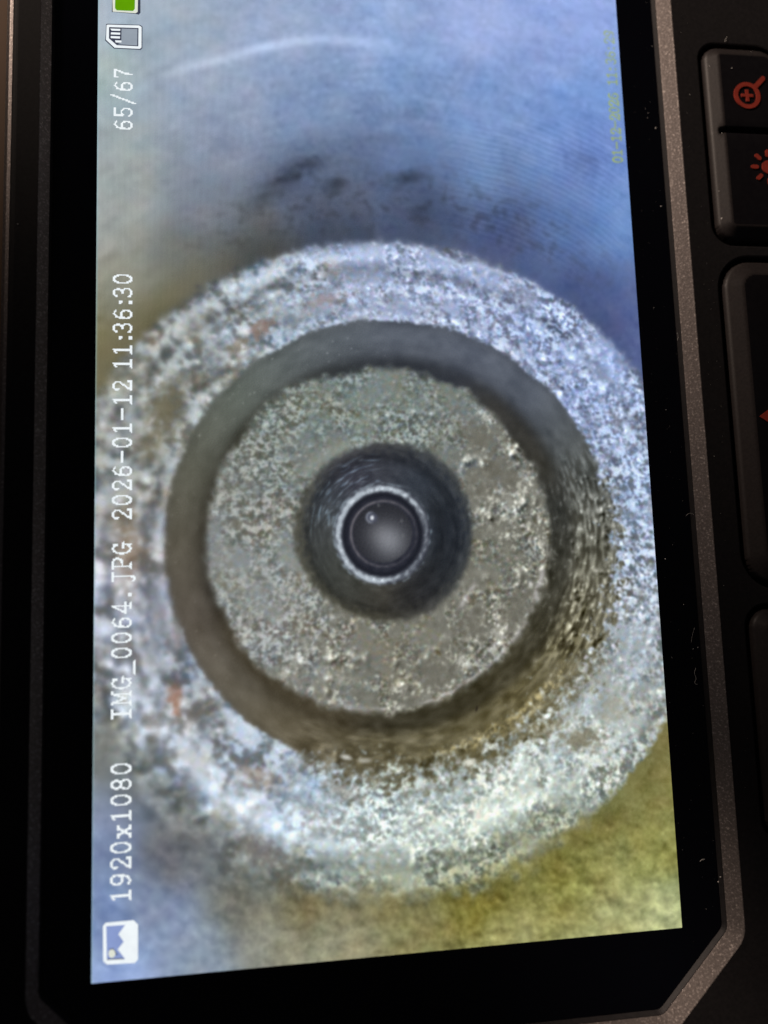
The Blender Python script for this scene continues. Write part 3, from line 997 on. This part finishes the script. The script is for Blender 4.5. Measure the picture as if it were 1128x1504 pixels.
# the camera's own yellow date stamp is part of the recorded picture
ULC, VLC = GY / LP, GX / LP                 # display pixel coordinates
stamp = np.zeros(PX.shape)
u0 = 683.6
for ch in '01-12-2026 11:36:29':
    if ch in GLYPH:
        X = (ULC - u0) / 0.66
        Y = (VLC - 465.6) / 0.64
        sel = (X > -3) & (X < 14) & (Y > -4) & (Y < 20)
        d = np.full(PX.shape, 99.0)
        d[sel] = stroke_dist(GLYPH[ch], X[sel], Y[sel])
        stamp = np.maximum(stamp, 1 - ss(0.8, 2.0, d))
    u0 += 7.1
stamp = blur(stamp, 0.6) * np.clip(0.75 + n_16 * 0.12 - 0.25 * ss(752, 800, ULC), 0.3, 1)
img = mix(img, const((160, 178, 104)), np.clip(stamp * 0.95, 0, 1))

# thin light line where the panel meets its mask
edge = np.exp(-((GX) / 0.12) ** 2)
img = mix(img, const((150, 190, 200)), edge * 0.5)
img = np.clip(img, 3, 250) / 255.0
lin = np.where(img > 0.04045, ((img + 0.055) / 1.055) ** 2.4, img / 12.92)

# mesh of the lit panel, one colour value per picture cell
me = bpy.data.meshes.new('screen')
nvt = NU * NV
co = np.stack([GX, GY, np.zeros_like(GX)], -1).reshape(-1, 3) * MM
idx = np.arange(nvt, dtype=np.int32).reshape(NU, NV)
quads = np.stack([idx[:-1, :-1], idx[:-1, 1:], idx[1:, 1:], idx[1:, :-1]], -1).reshape(-1)
nf = len(quads) // 4
me.vertices.add(nvt)
me.vertices.foreach_set('co', co.astype(np.float32).ravel())
me.loops.add(nf * 4)
me.loops.foreach_set('vertex_index', quads)
me.polygons.add(nf)
me.polygons.foreach_set('loop_start', np.arange(0, nf * 4, 4, dtype=np.int32))
me.update(calc_edges=True)
ca = me.color_attributes.new('picture', 'FLOAT_COLOR', 'POINT')
rgba = np.ones((nvt, 4), np.float32)
rgba[:, :3] = lin.reshape(-1, 3)
ca.data.foreach_set('color', rgba.ravel())

M_SCREEN = bpy.data.materials.new('lit_display')
M_SCREEN.use_nodes = True
nt = M_SCREEN.node_tree
nt.nodes.clear()
out = nt.nodes.new('ShaderNodeOutputMaterial')
att = nt.nodes.new('ShaderNodeVertexColor')
att.layer_name = 'picture'
# rows and columns of the display's pixels
geo = nt.nodes.new('ShaderNodeTexCoord')
sep = nt.nodes.new('ShaderNodeSeparateXYZ')
nt.links.new(geo.outputs['Object'], sep.inputs[0])


def math_node(op, a, b_=None):
    m = nt.nodes.new('ShaderNodeMath')
    m.operation = op
    for i, v in enumerate((a, b_)):
        if v is None:
            continue
        if isinstance(v, (int, float)):
            m.inputs[i].default_value = v
        else:
            nt.links.new(v, m.inputs[i])
    return m.outputs[0]


k = 2 * math.pi / (LP * MM)
wx = math_node('SINE', math_node('MULTIPLY', sep.outputs[0], k))
wy = math_node('SINE', math_node('MULTIPLY', sep.outputs[1], k))
gridv = math_node('ADD', math_node('MULTIPLY', wx, 0.20), math_node('ADD', math_node('MULTIPLY', wy, 0.10), 1.0))
em = nt.nodes.new('ShaderNodeEmission')
nt.links.new(att.outputs[0], em.inputs[0])
nt.links.new(gridv, em.inputs[1])
nt.links.new(em.outputs[0], out.inputs[0])
M_SCREEN.cycles.emission_sampling = 'NONE'
screen = link('screen', me, M_SCREEN, root)
screen['label'] = 'lit colour display showing a borescope picture of a bolt hole'

M_WHITE = emit_mat('display_white', (240, 247, 252))
M_SHADE = emit_mat('display_dark_outline', (62, 66, 84))
M_ICONBLUE = emit_mat('display_icon_blue', (138, 156, 206))
M_GREEN = emit_mat('display_green', (96, 158, 6))
M_CREAM = emit_mat('display_cream', (224, 228, 214))
M_GREYI = emit_mat('display_icon_grey', (150, 160, 172))


def caption(text, u0, narrow=7):
    """one line of the display's pixel lettering"""
    bm = bmesh.new()
    z = 0.03 * MM
    done = set()
    for ch in text:
        if ch in GLYPH:
            cols, rows = np.meshgrid(np.arange(-1, 12) + 0.5, np.arange(-3, 20) + 0.5)
            on = stroke_dist(GLYPH[ch], cols, rows) < 0.80
            for ri in range(on.shape[0]):
                ci = 0
                while ci < on.shape[1]:
                    if on[ri, ci]:
                        c2 = ci
                        while c2 < on.shape[1] and on[ri, c2]:
                            c2 += 1
                        ua, ub = u0 + ci - 1, u0 + c2 - 1
                        va = 13.6 + ri - 3
                        vs = [bm.verts.new((v * LP * MM, u * LP * MM, z)) for u, v in ((ua, va), (ua, va + 1), (ub, va + 1), (ub, va))]
                        bm.faces.new(vs)
                        ci = c2
                    else:
                        ci += 1
        u0 += narrow if ch in ': ' else 12
    return from_bm('caption', bm, M_WHITE, screen)


for text, u0 in (('1920x1080', 57.5), ('IMG_0064.JPG', 196), ('2026-01-12 11:36:30', 356), ('65/67', 696)):
    caption(text, u0)['label'] = 'white pixel lettering ' + text


def flat(bm, pts, z):
    """polygon of lit pixels lying on the panel, given as reference-frame points"""
    p = [on_screen(*q) for q in pts]
    vs = [bm.verts.new((x * MM, y * MM, z * MM)) for x, y in p]
    bm.faces.new(vs)


def icon_layer(name, polys, mat, z, parent=screen):
    bm = bmesh.new()
    for p in polys:
        flat(bm, p, z)
    return from_bm(name, bm, mat, parent)


def zc(px, py, ox, oy, s):
    return (ox + px / s, oy + py / s)


# picture symbol
S = 14.1
P = lambda *l: [zc(x, y, 140, 1340, S) for x, y in l]
icon_layer('picture_symbol', [P((160, 280), (215, 215), (790, 160), (885, 250), (885, 970), (820, 1045), (240, 1080), (165, 1010))], M_WHITE, 0.02)
icon_layer('picture_symbol_sky', [P((228, 285), (620, 258), (480, 450), (590, 605), (465, 765), (620, 965), (240, 985))], M_ICONBLUE, 0.03)
circ = [(345 + 72 * math.cos(t), 850 + 88 * math.sin(t)) for t in np.linspace(0, 2 * math.pi, 20, endpoint=False)]
icon_layer('picture_symbol_sun', [P(*circ)], M_CREAM, 0.045)
bm = bmesh.new()
flat(bm, P((245, 960), (560, 942), (600, 965), (245, 982)), 0.04)
flat(bm, P((290, 750), (380, 740), (450, 850), (470, 890), (440, 880), (400, 790), (370, 765), (290, 765)), 0.04)
from_bm('picture_symbol_outline', bm, M_SHADE, screen)

# memory card symbol
S = 11.28
P = lambda *l: [zc(x, y, 130, 0, S) for x, y in l]
icon_layer('memory_card_outline', [P((290, 400), (320, 395), (850, 412), (895, 440), (892, 800), (865, 828), (420, 806), (275, 672), (285, 560))], M_SHADE, 0.015)
icon_layer('memory_card_symbol', [P((300, 415), (330, 410), (840, 424), (880, 450), (878, 790), (850, 812), (430, 792), (290, 660), (295, 560))], M_WHITE, 0.025)
icon_layer('memory_card_inner_outline', [P((342, 452), (830, 468), (826, 772), (470, 752), (340, 640))], M_SHADE, 0.035)
icon_layer('memory_card_field', [P((548, 478), (812, 486), (808, 758), (478, 738), (545, 712))], M_GREYI, 0.045)
icon_layer('memory_card_contacts', [P((360, 478), (530, 484), (526, 516), (385, 512)), P((375, 540), (528, 546), (526, 580), (370, 574)),
                                    P((370, 602), (524, 608), (522, 644), (368, 636)), P((440, 672), (552, 676), (548, 712), (452, 708))], M_WHITE, 0.045)
# battery symbol, running off the top of the frame
S = 11.28
icon_layer('battery_outline', [P((385, 205), (410, 200), (800, 235), (830, 245), (862, 215), (862, -420), (400, -420))], M_SHADE, 0.015)
icon_layer('battery_symbol', [P((398, 20), (402, 195), (780, 222), (815, 200), (828, -400), (410, -400))], M_CREAM, 0.025)
icon_layer('battery_charge', [P((440, 140), (470, 175), (740, 186), (768, 150), (776, -340), (448, -340))], M_GREEN, 0.035)


# ------------------------------------------------------------------ lint and dust lying on it
def bp(px, py, h):
    d = R_CAM.T @ np.array([(px - CX) / F_PX, -(py - CY) / F_PX, -1.0])
    s = (h - C_CAM[2]) / d[2]
    return C_CAM + s * d


def fibre(pts, h, r, label):
    cu = bpy.data.curves.new('lint_fibre', 'CURVE')
    cu.dimensions = '3D'
    cu.bevel_depth = r * MM
    cu.bevel_resolution = 1
    sp = cu.splines.new('BEZIER')
    sp.bezier_points.add(len(pts) - 1)
    ps = [bp(*p, h) for p in pts]
    base = Vector(ps[0]) * MM
    for q, p in zip(sp.bezier_points, ps):
        q.co = Vector(p) * MM - base
        q.co.z += random.uniform(0, 0.03) * MM
        q.handle_left_type = q.handle_right_type = 'AUTO'
    tmp = bpy.data.objects.new('tmp', cu)
    COL.objects.link(tmp)
    dg = bpy.context.evaluated_depsgraph_get()
    me = bpy.data.meshes.new_from_object(tmp.evaluated_get(dg))
    bpy.data.objects.remove(tmp)
    me.name = 'lint_fibre'
    o = link('lint_fibre', me, M_LINT)
    if not me.materials:
        me.materials.append(M_LINT)
    o.location = base
    tag(o, label, 'lint', group='lint fibres on the monitor')


fibre([(1022, 981), (1020, 988), (1022, 996), (1021, 1004), (1024, 1005)], 0.03, 0.022, 'white hooked lint fibre lying on the black glass right of the screen')
fibre([(1007, 758), (1013, 754), (1019, 756), (1024, 763)], 0.35, 0.016, 'thin bent lint hair across the rim right of the screen')
fibre([(994, 488), (996, 494), (995, 500)], 0.3, 0.014, 'short faint lint hair on the rim upper right of the screen')
fibre([(1065, 62), (1066, 57), (1068, 54)], 1.45, 0.016, 'tiny pale lint hair sticking up above the magnifier button')
fibre([(1015, 944), (1017, 932), (1020, 922)], 0.03, 0.011, 'faint straight lint hair on the glass above the hooked one')
fibre([(1028, 1265), (1032, 1262), (1035, 1262)], 0.03, 0.02, 'pale lint flake on the glass near the lower right corner')

bm = bmesh.new()


def speck(px, py, h, r, el=1.0, rot=0.0):
    r = r * 1.45
    p = bp(px, py, h)
    n0 = len(bm.verts)
    m = Matrix.Translation(Vector(p) * MM) @ Matrix.Rotation(rot, 4, 'Z') @ Matrix.Diagonal((r * MM, r * el * MM, r * 0.6 * MM, 1))
    res = bmesh.ops.create_icosphere(bm, subdivisions=1, radius=1, matrix=m)
    for v in res['verts']:
        v.co += Vector((random.uniform(-1, 1), random.uniform(-1, 1), random.uniform(-1, 1))) * r * 0.25 * MM


for a in ((963, 188, .03, .05, 1.9, -.4), (971, 303, .03, .05, 1.3, -.9), (958, 68, .03, .03), (960, 452, .03, .03), (978, 602, .03, .04), (977, 821, .03, .055),
          (1004, 888, .03, .04), (1025, 951, .03, .05), (1018, 953, .03, .04), (1033, 1263, .03, .04), (1055, 1295, .35, .06), (1058, 1288, .35, .05),
          (1075, 100, ZR + .03, .05), (1042, 97, 1.7, .05), (1053, 91, 1.9, .035), (1047, 107, 1.8, .03), (1060, 196, 1.9, .04, 2, -.6), (1058, 204, 1.9, .04, 1.8, -.6),
          (1063, 170, 2.1, .03), (1060, 321, 1.7, .055, 1.5, -.5), (1056, 281, 1.7, .04), (1067, 285, 2.0, .03), (1058, 238, 1.8, .03), (1103, 76, ZR, .03),
          (1013, 139, 1.33, .035), (1049, 670, 1.33, .03), (1031, 660, .9, .03), (26, 329, 1.33, .05), (1042, 560, .9, .03), (1063, 860, 1.33, .03), (1078, 1121, 1.0, .03),
          (987, 966, .03, .03), (951, 173, .03, .03), (952, 166, .03, .025), (948, 160, .03, .02), (955, 150, .03, .02), (988, 800, .03, .03)):
    speck(*a)
for _ in range(420):
    px, py = random.uniform(915, 1100), random.uniform(0, 1400)
    x = np.interp(py, [0, 850, 1354], [900, 967, 1001])
    xr = np.interp(py, [0, 850, 1354], [955, 1029, 1060])
    if x + 4 < px < xr - 3:
        speck(px, py, 0.02, random.uniform(0.006, 0.016))
    elif px > xr + 36:
        if px > 1030 - 10 + (py - 60) * 0.08:
            continue
        speck(px, py, 1.31, random.uniform(0.008, 0.018))
dust = from_bm('dust_specks', bm, M_LINT)
tag(dust, 'scattered pale dust specks on the glass, rim and buttons', 'dust', kind='stuff')
